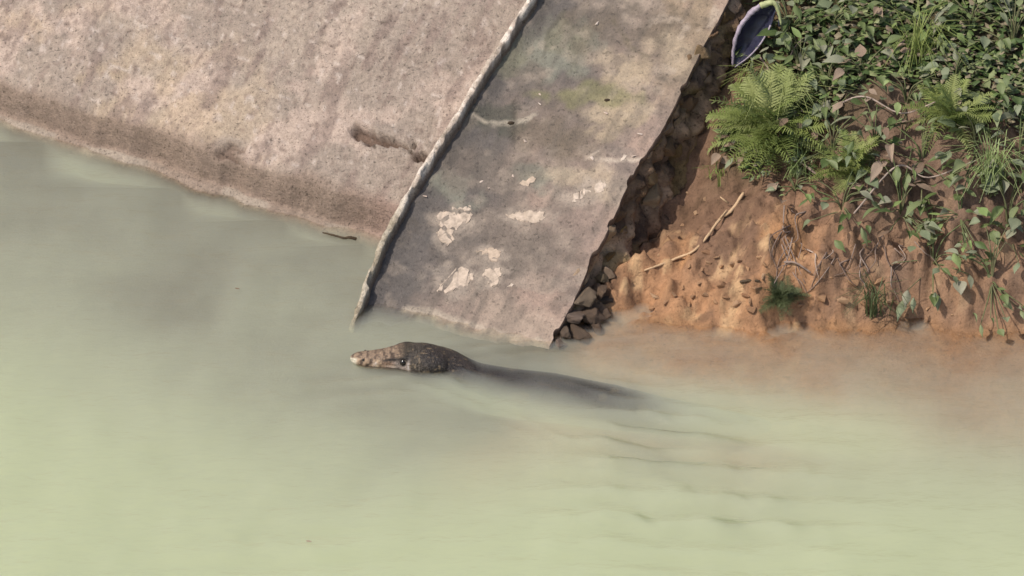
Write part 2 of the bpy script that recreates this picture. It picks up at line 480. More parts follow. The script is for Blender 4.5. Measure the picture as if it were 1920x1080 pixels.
# ------------------------------------------------------------------ the drainage chute
chute = empty('drainage_chute', (*xy_of(0, 0), 0))
tag(chute, 'long stained concrete drainage chute running down the bank into the water', 'drain chute')
fu = np.concatenate([np.arange(-0.34, 1.02, 0.005), np.linspace(1.03, 2.7, 40)])
ft = np.linspace(0, 1, 84)
FU, FT = np.meshgrid(fu, ft, indexing='ij')
vl, vr = v_left(FU)+0.004, v_right(FU) + 0.0022*fbm(FU*18, 1.5, 0, 3, 51) - 0.006*sstep(vnoise(FU*48, 2.5, 0, 50), 0.35, 0.7) - 0.008*sstep(vnoise(FU*13, 7.5, 0, 49), 0.5, 0.75)
FV = vl + (vr-vl)*FT
FZ = slab_z(FU, FV) + 0.0022*fbm(FU*9, FV*9, 0, 4, 52) + 0.0012*np.abs(fbm(FU*40, FV*40, 0, 3, 53))
FZ = FZ + 0.010*sstep(FT, 0.10, 0.0)                      # fillet at the lip
# broken toe below the water line
toe = UW0 + UW1*FV - 0.012 + 0.007*fbm(FV*22, 0.3, 0, 4, 54) - 0.045*sstep(FV, -0.10, -0.17)
FZ = FZ - 0.11*sstep(FU, toe+0.004, toe-0.008)
def fl(x, y):
    u, v, z = px_plane(x, y, TA, -TA*UW1, -TA*UW0)
    return u, v
n1, n2, n3 = fbm(FU*7, FV*7, 0, 4, 61), fbm(FU*13, FV*13, 0.7, 4, 62), fbm(FU*34, FV*30, 0.2, 4, 63)
c = mixc(alb(146, 128, 118), alb(172, 148, 136), sstep(FT + 0.35*n1, 0.35, 0.85))
c = mixc(c, alb(112, 104, 101), 0.92*sstep(FT + 0.22*n2, 0.50, 0.10)*(1-.65*sstep(FU + 0.12*n1, 0.30, 0.55)))
up = sstep(FU + 0.12*n1, 0.30, 0.55)
c = mixc(c, alb(162, 148, 126), 0.75*up*sstep(FT, 0.75, 0.3))
c = mixc(c, alb(180, 156, 128), 0.7*up*sstep(FT + 0.2*n2, 0.45, 0.75))
c = mixc(c, alb(124, 128, 112), 0.6*up*sstep(FT+0.1*n2, 0.30, 0.12))
c = mixc(c, alb(194, 164, 148), 0.7*sstep(n2, 0.2, 0.7)*sstep(FT, 0.3, 0.7))
c = mixc(c, alb(108, 96, 88), 0.45*sstep(n3, 0.25, 0.8))
c = mixc(c, alb(198, 176, 160), 0.55*sstep(fbm(FU*26, FV*12, 4.1, 4, 64), 0.35, 0.8)*sstep(FT, 0.1, 0.5))
c = mixc(c, alb(204, 178, 160), 0.8*sstep(FU + 0.03*n1, -0.07, -0.12)*sstep(FT, 0.35, 0.75))
def stain(c, pts, col, amt, soft=0.35, fr=30, seed=70):
    for k, (x, y, rx, ry) in enumerate(pts):
        u_, v_ = fl(x, y)
        dX, dY = xy_of(FU-u_, FV-v_)
        dimg = np.hypot(dX*1000/rx, (dY*0.5446 + (FZ-slab_z(u_, v_))*0.8387)*1000/ry)
        dimg = dimg + 0.55*fbm(FU*fr, FV*fr, 0, 3, seed+k)
        c = mixc(c, col, amt*sstep(dimg, 1+soft, 1-soft))
    return c
c = stain(c, [(850, 350, 40, 30), (1060, 90, 60, 45), (1010, 330, 40, 25)], alb(150, 146, 132), 0.85)
c = stain(c, [(1060, 75, 34, 40), (940, 70, 40, 55)], alb(150, 144, 122), 0.7, seed=75)
c = stain(c, [(905, 215, 55, 30), (960, 235, 30, 15), (900, 110, 30, 50)], alb(92, 90, 80), 0.75, seed=79)
c = stain(c, [(1100, 60, 40, 60), (1240, 60, 50, 30), (1020, 260, 60, 40), (1090, 280, 50, 30)], alb(128, 112, 96), 0.6, 0.5, 22, 170)
c = stain(c, [(1260, 100, 40, 30), (1140, 110, 40, 20), (1060, 330, 60, 20), (1150, 360, 40, 25)], alb(212, 188, 162), 0.65, 0.5, 26, 176)
c = stain(c, [(1180, 140, 40, 30), (1190, 210, 40, 25), (1130, 215, 50, 30)], alb(206, 182, 154), 0.75, seed=84)
c = stain(c, [(1110, 180, 70, 18)], alb(150, 146, 96), 0.55, seed=88)
c = stain(c, [(950, 450, 120, 60), (900, 330, 70, 40), (1010, 480, 70, 40)], alb(136, 121, 111), 0.6, 0.5, 18, 160)
c = stain(c, [(850, 525, 42, 30), (922, 518, 26, 22), (852, 411, 42, 18), (834, 444, 22, 22), (918, 477, 30, 16), (986, 406, 44, 14), (1100, 362, 40, 20)], alb(194, 175, 160), 0.62, 0.45, 60, 60)
c = stain(c, [(1160, 335, 25, 60)], alb(150, 134, 126), 0.6, seed=89)
def line_stain(c, pts, wid, col, amt, seed=0):
    q = [fl(*p) for p in pts]; PF = np.stack([FU, FV], -1); d = np.full(FU.shape, 9.0)
    for a_, b_ in zip(q, q[1:]): d = np.minimum(d, seg_d(PF, a_, b_))
    return mixc(c, col, amt*sstep(d + 0.5*wid*fbm(FU*60, FV*60, 0, 3, seed), wid*1.3, wid*.4))
c = line_stain(c, [(888, 222), (912, 230), (940, 232), (962, 232), (985, 226), (1004, 214)], .005, alb(206, 190, 172), .7, 140)
c = line_stain(c, [(964, 190), (966, 225), (962, 262)], .005, alb(84, 76, 66), .7, 141)
c = line_stain(c, [(1100, 296), (1130, 300), (1165, 302), (1200, 300)], .004, alb(226, 204, 186), .8, 142)
c = line_stain(c, [(1108, 292), (1120, 284)], .004, alb(226, 204, 186), .8, 143)
c = line_stain(c, [(760, 580), (800, 586), (850, 600), (905, 616), (950, 628), (1020, 642)], .007, alb(224, 204, 184), .6, 144)
c = line_stain(c, [(1060, 20), (1030, 60), (1018, 110)], .004, alb(96, 90, 78), .5, 145)
c = line_stain(c, [(1150, 40), (1185, 90), (1220, 110)], .005, alb(120, 108, 88), .5, 146)
mot = fbm(FU*48, FV*36, 1.3, 4, 66)
c = mixc(c, alb(210, 188, 170), 0.65*sstep(mot, .25, .7)*(.35+.65*up))
c = mixc(c, alb(88, 80, 72), 0.42*sstep(mot, -.25, -.75)*(.4+.6*up))
streak = fbm(FU*8, FV*46, 2.3, 4, 67)
c = mixc(c, alb(110, 100, 92), 0.35*sstep(streak, .2, .8))
c = c*np.array([.85, .88, .855])
floor_o = grid_obj('chute_floor', np.stack([*xy_of(FU, FV), FZ], -1), M['chute'], chute, c, flip=False)

# thickness of the slab along its right edge: a thin overhanging screed
su = fu[fu < 2.6]
sv = np.interp(su, fu, FV[:, -1]); sz = np.interp(su, fu, FZ[:, -1])
rows = []
for k, (dv, dz) in enumerate([(0, 0), (0.0015, -0.003), (0.001, -0.012), (-0.012, -0.016), (-0.05, -0.02)]):
    rows.append(np.stack([*xy_of(su, sv+dv + (0.001*fbm(su*60, k*3.0, 0, 2, 91) if k else 0)), sz+dz], -1))
E = np.stack(rows, 1)
ec = np.broadcast_to(np.array(alb(120, 98, 84)), E.shape).copy()
grid_obj('slab_edge', E, M['chute'], chute, ec, flip=False)

# the lip on the left
lu = np.concatenate([np.arange(-0.36, 1.02, 0.004), np.linspace(1.03, 2.7, 40)])
lv = v_left(lu) + 0.0014*fbm(lu*20, 0.5, 0, 3, 95)
lz = TA*(lu-LIP_U) + 0.0012*fbm(lu*26, 4.5, 0, 3, 96) - 0.10*sstep(lu, LIP_U-0.006, LIP_U-0.03)
lw = 0.0056 + 0.0014*fbm(lu*34, 9.5, 0, 4, 97, 0.7) + 0.004*sstep(lu, 0.3, 0.75)
ring = []
prof = [(-1.2, -0.16), (-1.05, -0.03), (-1.0, -0.005), (-0.9, -0.0005), (0, 0.0005), (0.9, -0.0005), (1.0, -0.004), (1.08, -0.02), (1.25, -0.065)]
for k, (a, dz) in enumerate(prof):
    rr = 0.0010*fbm(lu*120, k*0.2, 0, 3, 98, 0.7)
    if k in (5, 6): rr = rr - 0.0045*sstep(vnoise(lu*42, 0.5, 0, 88), 0.25, 0.55)
    if k in (2, 3): rr = rr + 0.0035*sstep(vnoise(lu*36, 9.5, 0, 89), 0.3, 0.6)*np.array(1.0)
    if k in (2, 3, 5, 6): dz = dz - 0.003*sstep(vnoise(lu*55, k*3.0, 0, 87), 0.55, 0.8)
    ring.append(np.stack([*xy_of(lu, lv + lw*a + rr), lz+dz+rr*0.8], -1))
L = np.stack(ring, 1)
lc = np.broadcast_to(np.array(alb(222, 204, 186)), L.shape).copy()
nn = fbm(lu[:, None]*60, np.arange(len(prof))[None]*0.12, 0, 4, 99, 0.65)
lc = mixc(lc, alb(246, 232, 216, .8), sstep(nn, 0.0, 0.5))
lc = mixc(lc, alb(150, 132, 112), sstep(nn, -0.3, -0.8)*0.45)
lc = mixc(lc, alb(168, 158, 128), (sstep(lu, 0.05, -0.1)[:, None])*0.55*np.ones_like(nn))
lc[:, -2:] = np.array(alb(140, 122, 108))  # channel-side face coloured darker, its shade painted in
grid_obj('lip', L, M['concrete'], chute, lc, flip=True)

# rubble wall carrying the slab on the right
ru = np.concatenate([np.arange(-0.34, 1.02, 0.006), np.linspace(1.03, 2.6, 50)])
rh = np.linspace(0, 1, 40)
RU, RH = np.meshgrid(ru, rh, indexing='ij')
Hh = 0.26
def batter(u, hh): return 0.10*np.asarray(hh) + 0.5*np.clip(np.asarray(hh)-0.02, 0, 0.12)*sstep(u, 0.20, -0.04)
rough = 0.016*fbm(RU*16, RH*4, 0, 4, 101) + 0.016*np.abs(fbm(RU*42, RH*11, 0, 3, 102))
RV = v_right(RU) - 0.009 + rough*sstep(RH, 0, 0.12) + batter(RU, RH*Hh)
RZ = slab_z(RU, 0.164) - 0.010 - Hh*RH
c = mixc(alb(140, 114, 92), alb(184, 154, 126), sstep(fbm(RU*20, RH*6, 0, 4, 104), -0.3, 0.5))
c = mixc(c, alb(74, 60, 52), 0.8*sstep(fbm(RU*28, RH*8, 0, 3, 105), 0.1, 0.6))
c = mixc(c, alb(150, 128, 84), 0.6*sstep(fbm(RU*12, RH*4, 0, 3, 106), 0.25, 0.6))
rubble = grid_obj('rubble_wall', np.stack([*xy_of(RU, RV), RZ], -1), M['mortar'], chute, c, flip=False)

def rock_mesh(name, mat, seed, squash=0.7, sub=2, amp=0.35):
    bm = bmesh.new()
    bmesh.ops.create_icosphere(bm, subdivisions=sub, radius=1.0)
    P = np.array([v.co[:] for v in bm.verts])
    r = 1 + amp*fbm(P[:, 0]*1.3+seed*5.1, P[:, 1]*1.3, P[:, 2]*1.3, 3, seed)
    for ax in (0, 1, 2):
        lim = 0.62 + 0.25*_hash(np.array(seed), np.array(ax), np.array(3), 9)
        r = np.where(np.abs(P[:, ax]*r) > lim, r*(0.35 + 0.65*lim/np.maximum(np.abs(P[:, ax]*r), 1e-6)), r)
    for v, k in zip(bm.verts, r):
        v.co = Vector((v.co.x*k, v.co.y*k, v.co.z*k*squash))
    me = bpy.data.meshes.new(name); bm.to_mesh(me); bm.free()
    me.polygons.foreach_set('use_smooth', [True]*len(me.polygons))
    me.materials.append(mat)
    return me
def hull_mesh(name, mat, seed, n=16, sz=(1, 1, .7)):
    r = random.Random(seed)
    bm = bmesh.new()
    for i in range(n):
        d = Vector((r.gauss(0, 1), r.gauss(0, 1), r.gauss(0, 1))).normalized()*r.uniform(.7, 1.1)
        bm.verts.new((d.x*sz[0], d.y*sz[1], d.z*sz[2]))
    bmesh.ops.convex_hull(bm, input=bm.verts)
    bmesh.ops.delete(bm, geom=[v for v in bm.verts if not v.link_faces], context='VERTS')
    bmesh.ops.bevel(bm, geom=bm.edges[:], offset=.06, segments=1, affect='EDGES')
    me = bpy.data.meshes.new(name); bm.to_mesh(me); bm.free(); me.materials.append(mat)
    return me
stone_meshes = [hull_mesh('stone', M['stone'], 200+i, 9+i % 4, (1, .8, .7 if i % 2 else .95)) for i in range(9)]
def crag_mesh(name, mat, seed):
    me = hull_mesh(name, mat, seed, 12, (1, .9, .8))
    bm = bmesh.new(); bm.from_mesh(me)
    bmesh.ops.triangulate(bm, faces=bm.faces[:])
    bmesh.ops.subdivide_edges(bm, edges=[e for e in bm.edges if e.calc_length() > .35], cuts=2, use_grid_fill=True)
    for v in bm.verts:
        q = float(fbm(v.co.x*2.6+seed, v.co.y*2.6, v.co.z*2.6, 3, seed)); v.co *= 1 + .16*q
    bm.to_mesh(me); bm.free(); return me
wet_meshes = [crag_mesh('stone', M['wet_stone'], 240+i) for i in range(6)]
stone_meshes = [crag_mesh('stone', M['stone'], 200+i) for i in range(9)]
k = 0
u = -0.16
while u < 1.02:
    for row in range(3):
        hz = 0.022 + row*0.042 + random.uniform(-0.008, 0.008)
        uu = u + random.uniform(-0.012, 0.012)
        if random.random() < 0.12: continue
        z = slab_z(uu, 0.164) - hz
        gx_, gy_ = xy_of(uu, v_right(uu))
        if z < -0.06 : continue
        s = random.uniform(0.014, 0.030)
        o = link_copy(stone_meshes[k % 9], 'stone', rubble); k += 1
        x, y = xy_of(uu, float(v_right(uu)) + random.uniform(-0.021, -0.005) + float(batter(uu, hz)))
        o.location = (x, y, z)
        o.scale = (s*random.uniform(0.9, 1.5), s*random.uniform(0.7, 1.0), s)
        o.rotation_euler = (random.uniform(-.5, .5), random.uniform(-.5, .5), -TH + math.pi/2 + random.uniform(-.4, .4))
    u += random.uniform(0.028, 0.042)

for (x, y, z, s) in [(1093, 556, .05, .026), (1122, 548, .035, .024), (1076, 592, .03, .024), (1108, 592, .02, .026), (1134, 584, .012, .022), (1062, 624, .012, .020), (1092, 626, .006, .024), (1120, 618, .000, .020), (1140, 560, .02, .018), (1048, 646, .000, .016), (1126, 520, .05, .02), (1150, 530, .03, .017)]:
    o = link_copy(wet_meshes[k % 6], 'stone', rubble); k += 1
    o.location = px(x, y, z-.006); o.scale = (s*1.25, s*1.1, s*.8)
    o.rotation_euler = (random.uniform(-.5, .5), random.uniform(-.5, .5), random.uniform(0, 6.28))
# flakes of pale render still clinging to the chute floor
def floor_z(u, v):
    i = np.argmin(abs(fu-u)); j = np.argmin(abs(FV[i]-v))
    return float(FZ[i, j])
def patch(outline, seed, th=0.0009):
    uvp = [fl(x, y) for x, y in outline]
    # resample the outline with a ragged edge
    pts = []
    n = len(uvp)
    for i in range(n):
        a, b = np.array(uvp[i]), np.array(uvp[(i+1) % n])
        m = max(2, int(np.linalg.norm(b-a)/0.0025))
        for q in range(m):
            p = a + (b-a)*q/m
            p = p + 0.0040*np.array([fbm(p[0]*170, p[1]*170, seed, 3, 5), fbm(p[0]*170, p[1]*170, seed+9, 3, 6)])
            pts.append(p)
    bm = bmesh.new()
    top = []
    for p in pts:
        x, y = xy_of(*p)
        top.append(bm.verts.new((x, y, floor_z(*p) + th)))
    f = bm.faces.new(top)
    r = bmesh.ops.extrude_face_region(bm, geom=[f])
    for e in r['geom']:
        if isinstance(e, bmesh.types.BMVert): e.co.z -= th+0.004
    bmesh.ops.recalc_face_normals(bm, faces=bm.faces)
    bmesh.ops.triangulate(bm, faces=[f for f in bm.faces if len(f.verts) > 4])
    me = bpy.data.meshes.new('render_patch'); bm.to_mesh(me); bm.free()
    me.materials.append(M['patch'])
    o = bpy.data.objects.new('render_patch', me); COL.objects.link(o); o.parent = floor_o
    return o
patch([(820, 552), (823, 536), (840, 520), (858, 503), (872, 502), (880, 514), (891, 512), (884, 528), (872, 540), (848, 546)], 1)
patch([(905, 512), (920, 501), (936, 503), (940, 518), (928, 536), (914, 533)], 2)
patch([(822, 405), (830, 398), (884, 399), (880, 408), (858, 424), (840, 428), (824, 424)], 3)
patch([(817, 438), (826, 428), (850, 432), (851, 446), (838, 462), (828, 452)], 4)
patch([(892, 470), (912, 466), (930, 464), (938, 474), (930, 492), (918, 490), (914, 476)], 5)
patch([(950, 402), (985, 396), (1012, 398), (1022, 406), (1005, 416), (972, 414)], 6)
patch([(846, 388), (884, 388), (884, 393), (846, 393)], 7)
patch([(952, 535), (960, 530), (964, 537), (957, 543)], 8)
patch([(1070, 372), (1086, 356), (1100, 352), (1104, 362), (1090, 378), (1076, 382)], 9)
patch([(1112, 352), (1126, 343), (1140, 344), (1130, 360), (1118, 364)], 10)
patch([(1160, 300), (1172, 290), (1176, 296), (1168, 303)], 11)
patch([(975, 345), (998, 334), (1006, 340), (990, 348)], 12)
chute.location = (0, 0, 0)

# loose pale chips lying on the chute
chip_me = [hull_mesh('pale_chip', M['chip'], 300+i, 8, (1, 1, .4)) for i in range(4)]
chips = [(797, 375, 5, 'pale oblong chip lying beside the chute lip'), (903, 340, 4, 'small round pale chip in the middle of the chute'),
         (917, 353, 6, 'slanting pale chip below a smaller round one on the chute'), (1120, 47, 7, 'cluster-topping pale chip near the top of the chute'),
         (1200, 252, 7, 'flat white chip close to the right edge of the chute'), (985, 266, 5, 'pale chip on the chute above the grey stain'),
         (1012, 178, 4, 'upper of two tiny white chips in mid chute'), (1012, 196, 4, 'lower of two tiny white chips in mid chute'),
         (1136, 212, 6, 'slim cream chip on the ochre stained part of the chute'), (963, 328, 4, 'tiny pale chip right of the round one on the chute'),
         (1110, 298, 6, 'pale chip on the crack line across the chute'), (1188, 296, 6, 'pale chip at the right end of the crack line')]
for i, (x, y, s, lab) in enumerate(chips):
    u_, v_ = fl(x, y)
    o = link_copy(chip_me[i % 4], 'pale_chip')
    X, Y = xy_of(u_, v_)
    o.location = (X, Y, floor_z(u_, v_) + 0.0012)
    o.scale = (s*random.uniform(.0009, .0014), s*random.uniform(.0006, .001), s*0.0008)
    o.rotation_euler = (0.4, -0.25, random.uniform(0, 3.14))
    tag(o, lab, 'chip', 'pale chips lying on the chute')
dark_me = [rock_mesh('dark_pebble', M['dark_twig'], 320, 0.6, 1, 0.4)]
for (x, y, s, lab) in [(958, 231, 6, 'dark pebble in the blackish stain of the chute'), (1138, 187, 5, 'small black pebble on the ochre part of the chute')]:
    u_, v_ = fl(x, y); o = link_copy(dark_me[0], 'dark_pebble'); X, Y = xy_of(u_, v_)
    o.location = (X, Y, floor_z(u_, v_)+0.001); o.scale = (s*0.0013, s*0.0009, s*0.0009)
    tag(o, lab, 'pebble')

# ------------------------------------------------------------------ the river
wx = axis(-1.25, 1.25, 0.009, -60, 60, 1.5)
wy = axis(-1.35, 0.75, 0.009, -16, 3.0, 1.5)
WX, WY = np.meshgrid(wx, wy, indexing='ij')
calm = 0.0007*fbm(WX*5, WY*3.2, 0, 3, 111) + 0.00045*fbm(WX*14, WY*9, 0, 3, 112)
def ripple(cx, cy, rx, ry, wl, amp, ang, ph=0):
    p = px(cx, cy); dx, dy = WX-p.x, WY-p.y
    e = np.exp(-(dx/rx)**2-(dy/ry)**2)
    s = dx*math.cos(ang)+dy*math.sin(ang) + 0.012*fbm(WX*11, WY*11, ph, 2, 113)
    return amp*e*np.sin(2*math.pi*s/wl+ph)
Wz = calm + ripple(1230, 820, 0.13, 0.11, 0.05, 0.0022, R(80)) + ripple(1180, 725, 0.12, 0.05, 0.05, 0.0010, R(65), 1)
Wz = Wz + ripple(1330, 930, 0.28, 0.25, 0.085, 0.0016, R(85), 2) + ripple(860, 690, 0.10, 0.06, 0.04, 0.0008, R(60), 3) + ripple(560, 1030, 0.2, 0.12, 0.09, 0.0008, R(95), 1.3)
Wz = Wz + ripple(930, 610, 0.10, 0.05, 0.035, 0.0007, R(115), 2.2) + ripple(700, 720, 0.12, 0.08, 0.06, 0.0006, R(100), 0.4)
sn_ = px(657, 672); wdx, wdy = WX-sn_.x, WY-sn_.y
for sg_, tw in ((1, .30), (-1, .42)):                      # the spreading wake
    al_ = wdx*math.cos(R(-10)+sg_*tw) + wdy*math.sin(R(-10)+sg_*tw); ac_ = -wdx*math.sin(R(-10)+sg_*tw) + wdy*math.cos(R(-10)+sg_*tw)
    ac_ = ac_ + .01*fbm(WX*9, WY*9, 0, 2, 114)
    Wz = Wz + .0007*np.exp(-(ac_/.035)**2)*np.cos(2*math.pi*ac_/.036)*sstep(al_, .06, .2)*sstep(al_, .75, .35)
edge = sstep(np.abs(WX), 3, 1.3)*sstep(WY, -3, -1.4)
top = np.stack([WX, WY, Wz*edge*3.4], -1)
n, m = WX.shape
V = [top.reshape(-1, 3)]
F = list(map(tuple, grid_faces(n, m)[:, ::1]))
bot = top.copy(); bot[..., 2] = -0.86
ids = np.arange(n*m).reshape(n, m)
loop = list(ids[:, 0]) + list(ids[-1, 1:]) + list(ids[-2::-1, -1]) + list(ids[0, -2:0:-1])
allv = V[0].tolist()
bl = {}
for q in loop:
    bl[q] = len(allv); x, y, z = allv[q]; allv.append((x, y, -0.86))
for a, b in zip(loop, loop[1:]+loop[:1]):
    F.append((a, bl[a], bl[b], b))
F.append(tuple(bl[q] for q in loop))
river = mesh_obj('river_water', allv, F, M['water'])
bm = bmesh.new(); bm.from_mesh(river.data); bmesh.ops.recalc_face_normals(bm, faces=bm.faces); bm.to_mesh(river.data); bm.free()
tag(river, kind='structure')

# ------------------------------------------------------------------ the water monitor
SP = [(657, 671, .008), (700, 675, .006), (755, 673, .005), (800, 676, .004), (836, 683, -.008), (880, 702, -.021), (940, 718, -.028), (1020, 736, -.034),
      (1100, 755, -.038), (1180, 773, -.045), (1260, 790, -.058), (1340, 800, -.064), (1440, 812, -.074), (1540, 806, -.11), (1620, 790, -.15)]
ctrl = np.array([px(x, y, z)[:] for x, y, z in SP])
def catmull(P, n):
    P = np.vstack([2*P[0]-P[1], P, 2*P[-1]-P[-2]])
    out = []
    for i in range(1, len(P)-2):
        for t in np.linspace(0, 1, n, endpoint=False):
            a, b, c_, d = P[i-1:i+3]
            out.append(0.5*((2*b)+(c_-a)*t+(2*a-5*b+4*c_-d)*t*t+(-a+3*b-3*c_+d)*t**3))
    out.append(P[-2]); return np.array(out)
raw = catmull(ctrl, 60)
cum = np.concatenate([[0], np.cumsum(np.linalg.norm(np.diff(raw, axis=0), axis=1))])
Ltot = cum[-1]
ss = np.concatenate([np.arange(0, 0.26, 0.002), np.arange(0.26, Ltot, 0.006), [Ltot]])
spine = np.stack([np.interp(ss, cum, raw[:, k]) for k in range(3)], -1)
tan_ = np.gradient(spine, axis=0); tan_ /= np.linalg.norm(tan_, axis=1)[:, None]
side = np.cross(tan_, [0, 0, 1.0]); side /= np.linalg.norm(side, axis=1)[:, None]
upv = np.cross(side, tan_)
KS = np.array([0, .004, .012, .03, .06, .085, .105, .13, .155, .175, .20, .24, .30, .38, .50, .62, .72, .80, .90, 1.1, Ltot])
KW = np.array([.003, .009, .0140, .0172, .0215, .027, .033, .0375, .0378, .0362, .0342, .0342, .040, .052, .058, .054, .042, .028, .021, .012, .003])
KT = np.array([.003, .007, .0110, .0145, .0165, .0200, .0240, .0262, .0262, .0245, .0215, .0200, .025, .032, .035, .033, .029, .028, .026, .020, .004])
KB = np.array([.002, .006, .009, .012, .014, .017, .020, .024, .025, .024, .024, .027, .032, .040, .044, .040, .032, .028, .026, .020, .004])
w_, t_, b_ = [np.interp(ss, KS, K) for K in (KW, KT, KB)]
NA = 56
phi = np.linspace(0, 2*math.pi, NA, endpoint=False)          # 0 = the animal's left, towards the camera
S2, PH = np.meshgrid(ss, phi, indexing='ij')
cp, sp = np.cos(PH), np.sin(PH)
sq = np.interp(S2, [0, .02, .1, .2, .3], [.9, .72, .75, .85, 1.0])
cx = np.sign(cp)*np.abs(cp)**sq*w_[:, None]
cz = np.sign(sp)*np.abs(sp)**sq*np.where(sp > 0, t_[:, None], b_[:, None])
acp = np.abs(cp)
brow = np.exp(-((S2-.098)/.014)**2)*np.exp(-((np.arctan2(sp, acp)-R(48))/.30)**2)
canth = np.exp(-((S2-.06)/.03)**2)*np.exp(-((np.arctan2(sp, acp)-R(52))/.22)**2)
sock = np.exp(-((S2-.100)/.010)**2)*np.exp(-((np.arctan2(sp, acp)-R(18))/.22)**2)
mouth = np.exp(-((np.arctan2(sp, acp)-R(-22))/.09)**2)*sstep(S2, .006, .014)*sstep(S2, .135, .115)
jowl = np.exp(-((S2-.135)/.02)**2)*np.exp(-((np.arctan2(sp, acp)-R(-5))/.5)**2)
fold = np.sin(S2*2*math.pi/.0105 + 0.8*np.sin(PH*3))*np.exp(-((S2-.175)/.030)**2)*np.exp(-((np.arctan2(sp, acp)-R(5))/.7)**2)
k_ = 1 + .13*brow + .06*canth - .16*sock - .10*mouth + .05*jowl + .010*fold
P = spine[:, None, :] + side[:, None, :]*(-cx*k_)[..., None] + upv[:, None, :]*(cz*k_)[..., None]
toward = side[10]                           # make sure phi = 0 faces the camera
if toward[1] < 0: P = spine[:, None, :] + side[:, None, :]*(cx*k_)[..., None] + upv[:, None, :]*(cz*k_)[..., None]
body_v = P.reshape(-1, 3).tolist()
body_f = list(map(tuple, grid_faces(len(ss), NA, True)))
body_f.append(tuple(range(NA))); body_f.append(tuple(range((len(ss)-1)*NA, len(ss)*NA))[::-1])
mb = MB(); mb.v = [Vector(v) for v in body_v]; mb.f = body_f
def at_s(s): i = int(np.argmin(abs(ss-s))); return Vector(spine[i]), Vector(tan_[i]), Vector(side[i])
for s0, sg, ln in [(.34, 1, .9), (.34, -1, .9), (.70, 1, 1.05), (.70, -1, 1.05)]:      # legs folded back along the flanks
    p, t, sd = at_s(s0)
    wv = float(np.interp(s0, KS, KW))
    a = p + sd*sg*wv*0.55 - Vector((0, 0, .012))
    b = a + sd*sg*.045*ln + t*.045*ln - Vector((0, 0, .012))
    c1 = b + t*.075*ln - sd*sg*.012 - Vector((0, 0, .014))
    d1 = c1 + t*.045*ln
    mb.tube([a, (a+b)/2, b], .022*ln, .016*ln, 10); mb.tube([b-(b-a)*.1, (b+c1)/2, c1], .0165*ln, .010*ln, 10); mb.tube([c1, (c1+d1)/2, d1], .011*ln, .009*ln, 10)
    for fk in range(5):
        q = d1 + t*(.030-.004*abs(fk-2))*ln + sd*sg*(fk-2)*.009
        mb.tube([d1-t*.008, (d1+q)/2, q], .005*ln, .0028*ln, 6)
tmp = mb.build('body', M['hide'])
bm = bmesh.new(); bm.from_mesh(tmp.data); bmesh.ops.recalc_face_normals(bm, faces=bm.faces); bm.to_mesh(tmp.data); bm.free()
rm = tmp.modifiers.new('r', 'REMESH'); rm.mode = 'VOXEL'; rm.voxel_size = 0.0020; rm.use_smooth_shade = True
dg = bpy.context.evaluated_depsgraph_get()
bme = bpy.data.meshes.new_from_object(tmp.evaluated_get(dg))
bpy.data.objects.remove(tmp)
bme.name = 'body'
BVt = np.empty(len(bme.vertices)*3); bme.vertices.foreach_get('co', BVt); BVt = BVt.reshape(-1, 3)
idx = np.empty(len(BVt), int)
for a in range(0, len(BVt), 20000):
    d2 = ((BVt[a:a+20000, None, :]-spine[None])**2).sum(-1); idx[a:a+20000] = d2.argmin(1)
rel = BVt - spine[idx]
sv_ = (rel*tan_[idx]).sum(1) + ss[idx]
hz = (rel*upv[idx]).sum(1)/np.maximum(t_[idx], .002)         # -1..1 height on the section
lat = np.abs((rel*side[idx]).sum(1))/np.maximum(w_[idx], .002)
hz_n = hz + 0.10*fbm(BVt[:, 0]*60, BVt[:, 1]*60, BVt[:, 2]*60, 2, 131)
headm = sstep(sv_, .150, .125)
sn1 = vnoise(BVt[:, 0]*170, BVt[:, 1]*170, BVt[:, 2]*170, 133)
sn2 = vnoise(BVt[:, 0]*330, BVt[:, 1]*330, BVt[:, 2]*330, 134)
c = np.broadcast_to(np.array(alb(60, 50, 45, .6)), BVt.shape).copy()
spots = vnoise(BVt[:, 0]*42, BVt[:, 1]*42, BVt[:, 2]*42, 132)
c = mixc(c, alb(150, 130, 95, .6), 0.4*sstep(spots, .45, .7)*sstep(sv_, .2, .3))
sidec = mixc(np.broadcast_to(np.array(alb(216, 184, 152)), BVt.shape), np.array(alb(184, 150, 124)), sstep(sv_, .050, .066))
sidec = mixc(sidec, alb(168, 152, 140), sstep(sv_, .070, .084))
sidec = mixc(sidec, alb(240, 230, 206, .8), sstep(sv_, .017, .010))
wob = .003*sn1
for b0, wd_, am in [(.0215, .0028, .9), (.0345, .0042, .95), (.0560, .0030, .6), (.070, .0035, .5)]:
    sidec = mixc(sidec, alb(74, 54, 42, .6), am*np.exp(-((sv_-b0-.006*hz+wob)/wd_)**2)*sstep(hz, -.7, -.1))
sidec = mixc(sidec, alb(238, 214, 192, .8), .8*np.exp(-((sv_-.0445+wob)/.0035)**2)*sstep(hz, .7, .3))
sidec = mixc(sidec, alb(236, 206, 184, .8), .8*np.exp(-((hz+.02)/.14)**2)*sstep(sv_, .060, .066)*sstep(sv_, .084, .076))
topc = mixc(np.broadcast_to(np.array(alb(172, 146, 120)), BVt.shape), np.array(alb(84, 74, 58, .6)), sstep(sv_ + .004*sn1, .080, .105))
topc = mixc(topc, alb(92, 72, 58, .6), .75*sstep(np.sin(sv_*2*math.pi/.0145 + 2.2*sn1), .35, .8)*sstep(sv_, .10, .085))
topm = sstep(hz_n, .60, .80)
hc = mixc(sidec, topc, topm)
